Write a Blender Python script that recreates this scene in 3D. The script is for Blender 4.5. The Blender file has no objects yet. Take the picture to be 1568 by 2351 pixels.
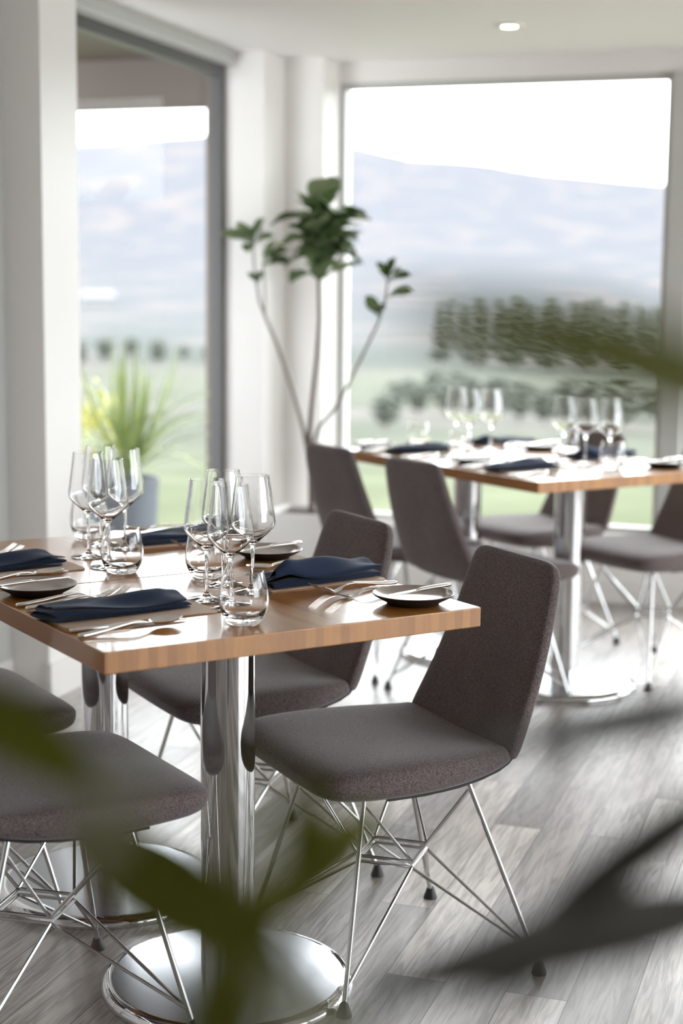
import bpy, math, random
from mathutils import Vector, Matrix, noise

random.seed(7)
SC = bpy.context.scene
COL = SC.collection
PI = math.pi

# ------------------------------------------------------------------ camera
CAM_H, PITCH, ROLL = 1.3066, 0.1392, 0.0105
cam_data = bpy.data.cameras.new('camera')
cam = bpy.data.objects.new('camera', cam_data)
COL.objects.link(cam)
fw = Vector((0, math.cos(PITCH), -math.sin(PITCH)))
u0 = Vector((0, math.sin(PITCH), math.cos(PITCH)))
r0 = Vector((1, 0, 0))
Rv = math.cos(ROLL) * r0 + math.sin(ROLL) * u0
Uv = -math.sin(ROLL) * r0 + math.cos(ROLL) * u0
m3 = Matrix((Rv, Uv, -fw)).transposed()
cam.matrix_world = Matrix.Translation((0, 0, CAM_H)) @ m3.to_4x4()
cam_data.sensor_fit = 'VERTICAL'
cam_data.sensor_height = 36
cam_data.sensor_width = 24
cam_data.lens = 54.92
cam_data.clip_start = 0.02
cam_data.clip_end = 9000
cam_data.dof.use_dof = True
cam_data.dof.focus_distance = 2.95
cam_data.dof.aperture_fstop = 2.2
SC.camera = cam

# ------------------------------------------------------------------ world and exposure
SKY = 9.0
w = bpy.data.worlds.new('sky')
SC.world = w
w.use_nodes = True
nt = w.node_tree
bg = nt.nodes['Background']
bg.inputs['Color'].default_value = (0.93, 0.965, 1.0, 1)
bg.inputs['Strength'].default_value = SKY
SC.view_settings.view_transform = 'Standard'
SC.view_settings.look = 'None'
SC.view_settings.gamma = 1
SC.view_settings.exposure = 0.0
SC.view_settings.use_curve_mapping = False

# room axes: L runs along the left wall away from the camera, M runs to the right along the back wall
YR = 0.3243
LX = Vector((math.sin(YR), math.cos(YR), 0))
MX = Vector((math.cos(YR), -math.sin(YR), 0))
ROOM_ANG = -YR            # rotation that takes +X to MX and +Y to LX

def rm(l, m, z=0.0):
    v = LX * l + MX * m
    return Vector((v.x, v.y, z))

# ------------------------------------------------------------------ mesh helpers
class MB:
    def __init__(self):
        self.v = []; self.f = []; self.mi = []
    def add(self, vs, fs, mi=0):
        n = len(self.v)
        self.v += [tuple(p) for p in vs]
        self.f += [tuple(i + n for i in f) for f in fs]
        self.mi += [mi] * len(fs)
    def box(self, x0, x1, y0, y1, z0, z1, mi=0):
        vs = [(x, y, z) for z in (z0, z1) for y in (y0, y1) for x in (x0, x1)]
        self.add(vs, [(0, 2, 3, 1), (4, 5, 7, 6), (0, 1, 5, 4), (2, 6, 7, 3), (0, 4, 6, 2), (1, 3, 7, 5)], mi)
    def rings(self, rs, closed=True, cap0=True, cap1=True, mi=0):
        n = len(rs[0]); vs = [p for r in rs for p in r]; fs = []
        for i in range(len(rs) - 1):
            for j in range(n if closed else n - 1):
                a = i * n + j; b = i * n + (j + 1) % n
                fs.append((a, b, b + n, a + n))
        if cap0: fs.append(tuple(range(n))[::-1])
        if cap1: fs.append(tuple((len(rs) - 1) * n + j for j in range(n)))
        self.add(vs, fs, mi)
    def tube(self, pts, r, n=8, mi=0, r1=None):
        pts = [Vector(p) for p in pts]
        rs = []
        prev = None
        for i, p in enumerate(pts):
            t = (pts[min(i + 1, len(pts) - 1)] - pts[max(i - 1, 0)]).normalized()
            if prev is None:
                a = Vector((0, 0, 1)) if abs(t.z) < 0.9 else Vector((1, 0, 0))
                x = t.cross(a).normalized()
            else:
                x = (prev - t * prev.dot(t)).normalized()
            prev = x
            y = t.cross(x)
            rr = r if r1 is None else r + (r1 - r) * i / (len(pts) - 1)
            rs.append([p + x * rr * math.cos(2 * PI * k / n) + y * rr * math.sin(2 * PI * k / n) for k in range(n)])
        self.rings(rs, mi=mi)
    def lathe(self, prof, n=48, mi=0, cx=0, cy=0, closed=False, mis=None):
        base = len(self.v); m = len(prof)
        for (r, z) in prof:
            for k in range(n):
                a = 2 * PI * k / n
                self.v.append((cx + r * math.cos(a), cy + r * math.sin(a), z))
        for i in range(m if closed else m - 1):
            i2 = (i + 1) % m
            for k in range(n):
                k2 = (k + 1) % n
                self.f.append((base + i * n + k, base + i * n + k2, base + i2 * n + k2, base + i2 * n + k))
                self.mi.append(mis[i] if mis else mi)
    def build(self, name, mats, parent=None, smooth=True, angle=40, bevel=0, sub=0, merge=0):
        me = bpy.data.meshes.new(name)
        me.from_pydata(self.v, [], self.f)
        if not isinstance(mats, (list, tuple)): mats = [mats]
        for m in mats: me.materials.append(m)
        if len(mats) > 1:
            for p, i in zip(me.polygons, self.mi): p.material_index = i
        import bmesh
        bm = bmesh.new(); bm.from_mesh(me)
        if merge: bmesh.ops.remove_doubles(bm, verts=bm.verts, dist=merge)
        bmesh.ops.recalc_face_normals(bm, faces=bm.faces)
        for e in bm.edges:
            if len(e.link_faces) == 2:
                e.smooth = e.calc_face_angle(0) < math.radians(angle)
        for f in bm.faces: f.smooth = smooth
        bm.to_mesh(me); bm.free()
        o = bpy.data.objects.new(name, me)
        COL.objects.link(o)
        if parent: o.parent = parent
        if bevel:
            b = o.modifiers.new('bevel', 'BEVEL'); b.width = bevel; b.segments = 3; b.limit_method = 'ANGLE'
            b.harden_normals = False
        if sub:
            s = o.modifiers.new('subsurf', 'SUBSURF'); s.levels = sub; s.render_levels = sub
        return o

def tag(o, label=None, cat=None, group=None, kind=None):
    if label: o['label'] = label
    if cat: o['category'] = cat
    if group: o['group'] = group
    if kind: o['kind'] = kind
    return o

def empty(name, loc, rz=0):
    o = bpy.data.objects.new(name, None)
    COL.objects.link(o)
    o.location = loc; o.rotation_euler = (0, 0, rz)
    o.empty_display_size = 0.1
    return o

def copy_tree(o, parent=None):
    kids = [k for k in COL.objects if k.parent == o]
    c = o.copy(); COL.objects.link(c); c.parent = parent
    for k in kids: copy_tree(k, c)
    return c

# ------------------------------------------------------------------ materials
def new_mat(name):
    m = bpy.data.materials.new(name); m.use_nodes = True
    t = m.node_tree
    return m, t.nodes, t.links, t.nodes['Principled BSDF']

def plain(name, col, rough=0.5, metal=0.0, spec=0.5, noise_amt=0.0, nscale=20, bump=0.0, coat=0.0):
    m, N, Lk, b = new_mat(name)
    b.inputs['Roughness'].default_value = rough
    b.inputs['Metallic'].default_value = metal
    b.inputs['Specular IOR Level'].default_value = spec
    b.inputs['Coat Weight'].default_value = coat
    if noise_amt or bump:
        tc = N.new('ShaderNodeTexCoord'); n = N.new('ShaderNodeTexNoise'); n.inputs['Scale'].default_value = nscale
        n.inputs['Detail'].default_value = 5
        Lk.new(tc.outputs['Object'], n.inputs['Vector'])
        r = N.new('ShaderNodeMix'); r.data_type = 'RGBA'
        r.inputs['A'].default_value = (*[c * (1 - noise_amt) for c in col], 1)
        r.inputs['B'].default_value = (*[min(1, c * (1 + noise_amt)) for c in col], 1)
        Lk.new(n.outputs['Fac'], r.inputs['Factor']); Lk.new(r.outputs['Result'], b.inputs['Base Color'])
        if bump:
            bp = N.new('ShaderNodeBump'); bp.inputs['Strength'].default_value = bump; bp.inputs['Distance'].default_value = 0.002
            Lk.new(n.outputs['Fac'], bp.inputs['Height']); Lk.new(bp.outputs['Normal'], b.inputs['Normal'])
    else:
        b.inputs['Base Color'].default_value = (*col, 1)
    return m

M_WALL = plain('wall_paint', (0.80, 0.77, 0.745), 0.55, noise_amt=0.015, nscale=3)
M_CEIL = plain('ceiling_paint', (0.87, 0.835, 0.835), 0.6, noise_amt=0.01, nscale=2)
M_TRIMW = plain('white_trim_paint', (0.80, 0.775, 0.75), 0.4, noise_amt=0.01)
M_FRAME_D = plain('dark_window_frame', (0.085, 0.082, 0.082), 0.4, noise_amt=0.05)
M_FRAME_L = plain('grey_window_frame', (0.50, 0.50, 0.48), 0.4, noise_amt=0.03)
M_CHROME = plain('polished_chrome', (0.66, 0.655, 0.66), 0.06, metal=1, noise_amt=0.03, nscale=6)
M_STEEL = plain('brushed_base_steel', (0.52, 0.54, 0.57), 0.24, metal=1, noise_amt=0.06, nscale=18, bump=0.05)
M_CUTLERY = plain('cutlery_steel', (0.78, 0.76, 0.73), 0.14, metal=1, noise_amt=0.02)
M_ROD = plain('chrome_rod', (0.62, 0.62, 0.62), 0.16, metal=1, noise_amt=0.03)
M_RUBBER = plain('black_rubber', (0.015, 0.015, 0.015), 0.5, noise_amt=0.1)
M_PIPING = plain('black_piping', (0.012, 0.011, 0.011), 0.6, noise_amt=0.1)
M_CARD = plain('cream_card', (0.68, 0.50, 0.39), 0.6, noise_amt=0.04, nscale=30)
M_PLATE_T = plain('taupe_glaze', (0.40, 0.325, 0.285), 0.22, noise_amt=0.06, nscale=14, coat=0.3)
M_PLATE_B = plain('dark_stoneware', (0.018, 0.013, 0.012), 0.5, noise_amt=0.15)
M_PORCH = plain('porch_paint', (0.155, 0.125, 0.11), 0.6, noise_amt=0.05, nscale=3)
M_ROOFSHEET = plain('translucent_roofing', (0.45, 0.46, 0.46), 0.4, noise_amt=0.05)
M_PLANTER = plain('white_planter', (0.82, 0.81, 0.79), 0.4, noise_amt=0.01)
M_SOIL = plain('potting_soil', (0.05, 0.032, 0.022), 0.9, noise_amt=0.4, nscale=60, bump=0.5)
M_BARK = plain('plant_bark', (0.11, 0.075, 0.06), 0.8, noise_amt=0.3, nscale=50, bump=0.4)
M_BARK_P = plain('pale_branch', (0.20, 0.18, 0.155), 0.8, noise_amt=0.25, nscale=50, bump=0.3)
M_POT_G = plain('slate_pot', (0.10, 0.11, 0.13), 0.6, noise_amt=0.1)

def glass_solid():
    m = bpy.data.materials.new('clear_glass'); m.use_nodes = True
    N = m.node_tree.nodes; Lk = m.node_tree.links
    N.remove(N['Principled BSDF'])
    g = N.new('ShaderNodeBsdfGlass'); g.inputs['IOR'].default_value = 1.48; g.inputs['Roughness'].default_value = 0.0
    g.inputs['Color'].default_value = (0.995, 0.995, 0.995, 1)
    Lk.new(g.outputs[0], N['Material Output'].inputs[0])
    return m
M_GLASS = glass_solid()

def glass_pane():
    m = bpy.data.materials.new('window_glass'); m.use_nodes = True
    N = m.node_tree.nodes; Lk = m.node_tree.links
    N.remove(N['Principled BSDF'])
    t = N.new('ShaderNodeBsdfTransparent'); t.inputs[0].default_value = (0.96, 0.975, 0.965, 1)
    g = N.new('ShaderNodeBsdfGlossy'); g.inputs['Roughness'].default_value = 0.0
    f = N.new('ShaderNodeFresnel'); f.inputs[0].default_value = 1.09
    mx = N.new('ShaderNodeMixShader')
    Lk.new(f.outputs[0], mx.inputs[0]); Lk.new(t.outputs[0], mx.inputs[1]); Lk.new(g.outputs[0], mx.inputs[2])
    Lk.new(mx.outputs[0], N['Material Output'].inputs[0])
    return m
M_PANE = glass_pane()

def fabric(name, c1, c2, scale=430, bump=0.35, sheen=0.35):
    m, N, Lk, b = new_mat(name)
    tc = N.new('ShaderNodeTexCoord')
    n1 = N.new('ShaderNodeTexNoise'); n1.inputs['Scale'].default_value = scale; n1.inputs['Detail'].default_value = 3
    n2 = N.new('ShaderNodeTexNoise'); n2.inputs['Scale'].default_value = 9; n2.inputs['Detail'].default_value = 4
    Lk.new(tc.outputs['Object'], n1.inputs['Vector']); Lk.new(tc.outputs['Object'], n2.inputs['Vector'])
    cr = N.new('ShaderNodeValToRGB'); cr.color_ramp.elements[0].position = 0.34; cr.color_ramp.elements[1].position = 0.66
    cr.color_ramp.elements[0].color = (*c1, 1); cr.color_ramp.elements[1].color = (*c2, 1)
    Lk.new(n1.outputs['Fac'], cr.inputs[0])
    mx = N.new('ShaderNodeMix'); mx.data_type = 'RGBA'; mx.blend_type = 'MULTIPLY'; mx.inputs['Factor'].default_value = 0.35
    Lk.new(cr.outputs[0], mx.inputs['A']); Lk.new(n2.outputs['Fac'], mx.inputs['B'])
    Lk.new(mx.outputs['Result'], b.inputs['Base Color'])
    b.inputs['Roughness'].default_value = 0.95
    b.inputs['Specular IOR Level'].default_value = 0.15
    b.inputs['Sheen Weight'].default_value = sheen
    b.inputs['Sheen Roughness'].default_value = 0.4
    bp = N.new('ShaderNodeBump'); bp.inputs['Strength'].default_value = bump; bp.inputs['Distance'].default_value = 0.0012
    Lk.new(n1.outputs['Fac'], bp.inputs['Height']); Lk.new(bp.outputs['Normal'], b.inputs['Normal'])
    return m
M_FELT = fabric('grey_brown_felt', (0.095, 0.073, 0.071), (0.265, 0.22, 0.213))
M_NAPKIN = fabric('navy_linen', (0.016, 0.027, 0.060), (0.034, 0.054, 0.112), 1500, 0.12, 0.15)

def wood_table(name, along):
    # laminated bamboo: narrow strips, each its own tone, grain along the strips
    m, N, Lk, b = new_mat(name)
    tc = N.new('ShaderNodeTexCoord')
    mp = N.new('ShaderNodeMapping')
    Lk.new(tc.outputs['Object'], mp.inputs['Vector'])
    sep = N.new('ShaderNodeSeparateXYZ'); Lk.new(mp.outputs[0], sep.inputs[0])
    ax = 'X' if along == 'Y' else 'Y'
    md = N.new('ShaderNodeMath'); md.operation = 'MULTIPLY'; md.inputs[1].default_value = 58
    Lk.new(sep.outputs[ax], md.inputs[0])
    fl = N.new('ShaderNodeMath'); fl.operation = 'FLOOR'; Lk.new(md.outputs[0], fl.inputs[0])
    wn = N.new('ShaderNodeTexWhiteNoise'); wn.noise_dimensions = '1D'; Lk.new(fl.outputs[0], wn.inputs['W'])
    ns = N.new('ShaderNodeTexNoise'); ns.inputs['Scale'].default_value = 1.0; ns.inputs['Detail'].default_value = 6
    mp2 = N.new('ShaderNodeMapping')
    mp2.inputs['Scale'].default_value = (160, 7, 20) if along == 'Y' else (7, 160, 20)
    Lk.new(tc.outputs['Object'], mp2.inputs['Vector']); Lk.new(mp2.outputs[0], ns.inputs['Vector'])
    mixf = N.new('ShaderNodeMath'); mixf.operation = 'MULTIPLY_ADD'; mixf.inputs[1].default_value = 0.5
    Lk.new(wn.outputs['Value'], mixf.inputs[0])
    hf = N.new('ShaderNodeMath'); hf.operation = 'MULTIPLY'; hf.inputs[1].default_value = 0.55
    Lk.new(ns.outputs['Fac'], hf.inputs[0]); Lk.new(hf.outputs[0], mixf.inputs[2])
    cr = N.new('ShaderNodeValToRGB')
    cr.color_ramp.elements[0].color = (0.33, 0.122, 0.020, 1); cr.color_ramp.elements[0].position = 0.1
    cr.color_ramp.elements[1].color = (0.56, 0.245, 0.048, 1); cr.color_ramp.elements[1].position = 0.85
    Lk.new(mixf.outputs[0], cr.inputs[0]); Lk.new(cr.outputs[0], b.inputs['Base Color'])
    b.inputs['Roughness'].default_value = 0.28
    b.inputs['Specular IOR Level'].default_value = 0.6
    b.inputs['Coat Weight'].default_value = 0.6
    b.inputs['Coat Roughness'].default_value = 0.07
    return m
M_WOOD = wood_table('laminated_bamboo', 'Y')

def wood_floor():
    m, N, Lk, b = new_mat('grey_plank_floor')
    tc = N.new('ShaderNodeTexCoord')
    mp = N.new('ShaderNodeMapping'); mp.inputs['Rotation'].default_value = (0, 0, PI / 2)
    Lk.new(tc.outputs['Object'], mp.inputs['Vector'])
    br = N.new('ShaderNodeTexBrick')
    br.inputs['Scale'].default_value = 1
    br.inputs['Brick Width'].default_value = 0.92; br.inputs['Row Height'].default_value = 0.118
    br.inputs['Mortar Size'].default_value = 0.0012; br.inputs['Mortar Smooth'].default_value = 0.1
    br.inputs['Color1'].default_value = (0, 0, 0, 1); br.inputs['Color2'].default_value = (1, 1, 1, 1)
    br.inputs['Mortar'].default_value = (0.5, 0.5, 0.5, 1); br.inputs['Bias'].default_value = 0.0
    br.offset = 0.37; br.offset_frequency = 2; br.squash_frequency = 3; br.squash = 1.3
    Lk.new(mp.outputs[0], br.inputs['Vector'])
    cr = N.new('ShaderNodeValToRGB')
    e = cr.color_ramp.elements
    e[0].color = (0.215, 0.197, 0.184, 1); e[1].color = (0.66, 0.615, 0.58, 1)
    e2 = e.new(0.5); e2.color = (0.395, 0.362, 0.342, 1)
    Lk.new(br.outputs['Color'], cr.inputs[0])
    # offset the grain per board
    add = N.new('ShaderNodeVectorMath'); add.operation = 'MULTIPLY_ADD'
    add.inputs[1].default_value = (7.3, 3.1, 0); 
    Lk.new(br.outputs['Color'], add.inputs[0]); Lk.new(tc.outputs['Object'], add.inputs[2])
    mp2 = N.new('ShaderNodeMapping'); mp2.inputs['Scale'].default_value = (75, 5.5, 1)
    Lk.new(add.outputs[0], mp2.inputs['Vector'])
    g = N.new('ShaderNodeTexNoise'); g.inputs['Scale'].default_value = 1; g.inputs['Detail'].default_value = 7; g.inputs['Distortion'].default_value = 1.2
    Lk.new(mp2.outputs[0], g.inputs['Vector'])
    mp3 = N.new('ShaderNodeMapping'); mp3.inputs['Scale'].default_value = (16, 2.2, 1)
    Lk.new(add.outputs[0], mp3.inputs['Vector'])
    g2 = N.new('ShaderNodeTexNoise'); g2.inputs['Scale'].default_value = 1; g2.inputs['Detail'].default_value = 5; g2.inputs['Distortion'].default_value = 2.0
    Lk.new(mp3.outputs[0], g2.inputs['Vector'])
    c2 = N.new('ShaderNodeValToRGB'); c2.color_ramp.elements[0].position = 0.36; c2.color_ramp.elements[1].position = 0.56
    c2.color_ramp.elements[0].color = (0.50, 0.485, 0.47, 1); c2.color_ramp.elements[1].color = (1.12, 1.11, 1.10, 1)
    Lk.new(g.outputs['Fac'], c2.inputs[0])
    mx = N.new('ShaderNodeMix'); mx.data_type = 'RGBA'; mx.blend_type = 'MULTIPLY'; mx.inputs['Factor'].default_value = 0.75
    Lk.new(cr.outputs[0], mx.inputs['A']); Lk.new(c2.outputs[0], mx.inputs['B'])
    c3 = N.new('ShaderNodeValToRGB'); c3.color_ramp.elements[0].position = 0.3; c3.color_ramp.elements[1].position = 0.62
    c3.color_ramp.elements[0].color = (0.74, 0.73, 0.72, 1); c3.color_ramp.elements[1].color = (1.12, 1.11, 1.1, 1)
    Lk.new(g2.outputs['Fac'], c3.inputs[0])
    mx2 = N.new('ShaderNodeMix'); mx2.data_type = 'RGBA'; mx2.blend_type = 'MULTIPLY'; mx2.inputs['Factor'].default_value = 0.8
    Lk.new(mx.outputs['Result'], mx2.inputs['A']); Lk.new(c3.outputs[0], mx2.inputs['B'])
    mx3 = N.new('ShaderNodeMix'); mx3.data_type = 'RGBA'; mx3.inputs['B'].default_value = (0.09, 0.085, 0.08, 1)
    Lk.new(br.outputs['Fac'], mx3.inputs['Factor']); Lk.new(mx2.outputs['Result'], mx3.inputs['A'])
    Lk.new(mx3.outputs['Result'], b.inputs['Base Color'])
    b.inputs['Roughness'].default_value = 0.30
    b.inputs['Specular IOR Level'].default_value = 0.55
    bp = N.new('ShaderNodeBump'); bp.inputs['Strength'].default_value = 0.4; bp.inputs['Distance'].default_value = 0.002
    Lk.new(g.outputs['Fac'], bp.inputs['Height'])
    Lk.new(bp.outputs['Normal'], b.inputs['Normal'])
    return m
M_FLOOR = wood_floor()

def leaf_mat(name, c1, c2, trans=0.35, rough=0.4, island=False):
    m, N, Lk, b = new_mat(name)
    tc = N.new('ShaderNodeTexCoord'); n = N.new('ShaderNodeTexNoise'); n.inputs['Scale'].default_value = 12
    Lk.new(tc.outputs['Object'], n.inputs['Vector'])
    mx = N.new('ShaderNodeMix'); mx.data_type = 'RGBA'
    mx.inputs['A'].default_value = (*c1, 1); mx.inputs['B'].default_value = (*c2, 1)
    if island:
        gi = N.new('ShaderNodeNewGeometry'); ma = N.new('ShaderNodeMath'); ma.operation = 'MULTIPLY'
        Lk.new(gi.outputs['Random Per Island'], ma.inputs[0]); Lk.new(n.outputs['Fac'], ma.inputs[1])
        m2 = N.new('ShaderNodeMath'); m2.operation = 'MULTIPLY'; m2.inputs[1].default_value = 1.8; Lk.new(ma.outputs[0], m2.inputs[0])
        Lk.new(m2.outputs[0], mx.inputs['Factor'])
    else: Lk.new(n.outputs['Fac'], mx.inputs['Factor']); Lk.new(mx.outputs['Result'], b.inputs['Base Color'])
    b.inputs['Roughness'].default_value = rough
    t = N.new('ShaderNodeBsdfTranslucent'); Lk.new(mx.outputs['Result'], t.inputs['Color'])
    ms = N.new('ShaderNodeMixShader'); ms.inputs[0].default_value = trans
    Lk.new(b.outputs[0], ms.inputs[1]); Lk.new(t.outputs[0], ms.inputs[2])
    Lk.new(ms.outputs[0], N['Material Output'].inputs[0])
    return m
M_FIG = leaf_mat('fig_leaf', (0.030, 0.075, 0.016), (0.19, 0.27, 0.10), 0.35, 0.5, island=False)
M_FIG_PALE = leaf_mat('fig_leaf_underside', (0.17, 0.23, 0.10), (0.26, 0.32, 0.17), 0.3, 0.7)
M_GLARE_LEAF = leaf_mat('glare_leaf', (0.40, 0.40, 0.30), (0.50, 0.50, 0.38), 0.4, 0.6)  # pale tone is the glare on these leaves, painted into their colour
M_FRONT_LEAF = leaf_mat('foreground_leaf', (0.13, 0.150, 0.004), (0.185, 0.190, 0.008), 0.4, 0.6)
M_DARK_LEAF = leaf_mat('dark_leaf', (0.020, 0.018, 0.010), (0.030, 0.027, 0.014), 0.1, 0.6)
M_YUCCA = leaf_mat('spiky_leaf', (0.24, 0.32, 0.10), (0.42, 0.48, 0.20), 0.3)
M_YELLOW = leaf_mat('yellow_blossom', (0.55, 0.50, 0.05), (0.45, 0.45, 0.08), 0.3)
M_TREE = leaf_mat('tree_foliage', (0.058, 0.066, 0.056), (0.098, 0.106, 0.082), 0.15, 0.8)  # greens lightened: distance haze painted into the foliage colour

def terrain_mat():
    m, N, Lk, b = new_mat('valley_ground')
    geo = N.new('ShaderNodeNewGeometry')
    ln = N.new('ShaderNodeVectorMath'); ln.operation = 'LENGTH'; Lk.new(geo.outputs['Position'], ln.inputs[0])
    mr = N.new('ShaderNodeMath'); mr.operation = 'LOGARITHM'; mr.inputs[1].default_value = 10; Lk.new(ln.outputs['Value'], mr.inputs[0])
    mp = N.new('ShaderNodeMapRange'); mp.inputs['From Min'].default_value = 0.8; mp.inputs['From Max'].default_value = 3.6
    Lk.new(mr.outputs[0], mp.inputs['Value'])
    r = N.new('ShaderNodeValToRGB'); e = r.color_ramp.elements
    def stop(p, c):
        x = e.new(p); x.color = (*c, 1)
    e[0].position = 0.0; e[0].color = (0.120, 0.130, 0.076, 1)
    e[1].position = 1.0; e[1].color = (0.104, 0.104, 0.122, 1)  # far stops drift to lavender: haze painted into the ground colour
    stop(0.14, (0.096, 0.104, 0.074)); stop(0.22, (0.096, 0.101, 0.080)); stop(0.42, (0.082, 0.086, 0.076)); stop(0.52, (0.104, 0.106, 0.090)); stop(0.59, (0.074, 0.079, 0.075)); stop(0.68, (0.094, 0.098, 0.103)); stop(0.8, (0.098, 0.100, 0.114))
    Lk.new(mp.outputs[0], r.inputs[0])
    n1 = N.new('ShaderNodeTexNoise'); n1.inputs['Detail'].default_value = 6; n1.inputs['Scale'].default_value = 9
    # angular patches: noise over direction so patch size grows with distance
    nm = N.new('ShaderNodeTexNoise'); nm.inputs['Scale'].default_value = 0.017; nm.inputs['Detail'].default_value = 3
    Lk.new(geo.outputs['Position'], nm.inputs['Vector'])
    ns = N.new('ShaderNodeTexNoise'); ns.inputs['Scale'].default_value = 0.6; ns.inputs['Detail'].default_value = 5
    Lk.new(geo.outputs['Position'], ns.inputs['Vector'])
    cr = N.new('ShaderNodeValToRGB'); cr.color_ramp.elements[0].position = 0.5; cr.color_ramp.elements[1].position = 0.68
    cr.color_ramp.elements[0].color = (0, 0, 0, 1); cr.color_ramp.elements[1].color = (1, 1, 1, 1)
    Lk.new(nm.outputs['Fac'], cr.inputs[0])
    mx = N.new('ShaderNodeMix'); mx.data_type = 'RGBA'; mx.inputs['B'].default_value = (0.140, 0.124, 0.126, 1)
    Lk.new(cr.outputs[0], mx.inputs['Factor']); Lk.new(r.outputs[0], mx.inputs['A'])
    c2 = N.new('ShaderNodeValToRGB'); c2.color_ramp.elements[0].position = 0.3; c2.color_ramp.elements[1].position = 0.7
    c2.color_ramp.elements[0].color = (0.72, 0.75, 0.72, 1); c2.color_ramp.elements[1].color = (1.15, 1.15, 1.1, 1)
    Lk.new(ns.outputs['Fac'], c2.inputs[0])
    m2 = N.new('ShaderNodeMix'); m2.data_type = 'RGBA'; m2.blend_type = 'MULTIPLY'; m2.inputs['Factor'].default_value = 1
    Lk.new(mx.outputs['Result'], m2.inputs['A']); Lk.new(c2.outputs[0], m2.inputs['B'])
    Lk.new(m2.outputs['Result'], b.inputs['Base Color'])
    b.inputs['Roughness'].default_value = 1; b.inputs['Specular IOR Level'].default_value = 0.0
    return m
M_TERRAIN = terrain_mat()

def emitter(name, col, st):
    m = bpy.data.materials.new(name); m.use_nodes = True
    N = m.node_tree.nodes; N.remove(N['Principled BSDF'])
    e = N.new('ShaderNodeEmission'); e.inputs[0].default_value = (*col, 1); e.inputs[1].default_value = st
    m.node_tree.links.new(e.outputs[0], N['Material Output'].inputs[0])
    return m
M_LAMP = emitter('downlight_glow', (1.0, 0.93, 0.80), 14)

# ------------------------------------------------------------------ the room
CEIL = 2.30
SILL, HEAD = 0.300, 2.215
L0, LB = -3.4, 6.65          # front of the room behind the camera, back wall inner plane
ML, MR = -2.60, 4.9          # left and right wall planes
WT = 0.18

def struct(name, mb, mat, smooth=False, bevel=0):
    o = mb.build(name, mat, smooth=smooth, bevel=bevel)
    o.rotation_euler = (0, 0, ROOM_ANG)   # local x = M, local y = L
    o['kind'] = 'structure'
    return o

b = MB(); b.box(ML - WT, MR + WT, L0 - WT, LB + WT, -0.08, 0.0); struct('floor', b, M_FLOOR)
b = MB(); b.box(ML - WT, MR + WT, L0 - WT, LB + WT, CEIL, CEIL + 0.2); struct('ceiling', b, M_CEIL)

wins_back = [(-2.268, -0.82), (-0.74, 0.71), (0.79, 2.24), (2.32, 3.77)]
b = MB()
b.box(ML - WT, MR + WT, LB, LB + WT, 0, SILL)
b.box(ML - WT, MR + WT, LB, LB + WT, HEAD, CEIL)
edges = [ML - WT] + [e for wn_ in wins_back for e in wn_] + [MR + WT]
for i in range(0, len(edges), 2):
    b.box(edges[i], edges[i + 1], LB, LB + WT, SILL, HEAD)
struct('wall_back', b, M_WALL)

wins_left = [(4.63, 6.21)]
b = MB()
LH = 2.24
WL = 0.075
b.box(ML - WL, ML, L0 - WT, LB, 0, SILL)
b.box(ML - WL, ML, L0 - WT, LB, LH, CEIL)
el = sorted([L0 - WT, LB] + [e for wn_ in wins_left for e in wn_])
for i in range(0, len(el), 2):
    b.box(ML - WL, ML, el[i], el[i + 1], SILL, LH)
struct('wall_left', b, M_WALL)
wins_right = [(0.2, 3.1), (3.3, 6.3)]
b = MB()
b.box(MR, MR + WT, L0 - WT, LB, 0, SILL); b.box(MR, MR + WT, L0 - WT, LB, HEAD, CEIL)
er = [L0 - WT] + [e for wn_ in wins_right for e in wn_] + [LB]
for i in range(0, len(er), 2): b.box(MR, MR + WT, er[i], er[i + 1], SILL, HEAD)
struct('wall_right', b, M_WALL)
b = MB(); b.box(ML, MR, L0 - WT, L0, 0, CEIL); struct('wall_front', b, M_WALL)

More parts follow.
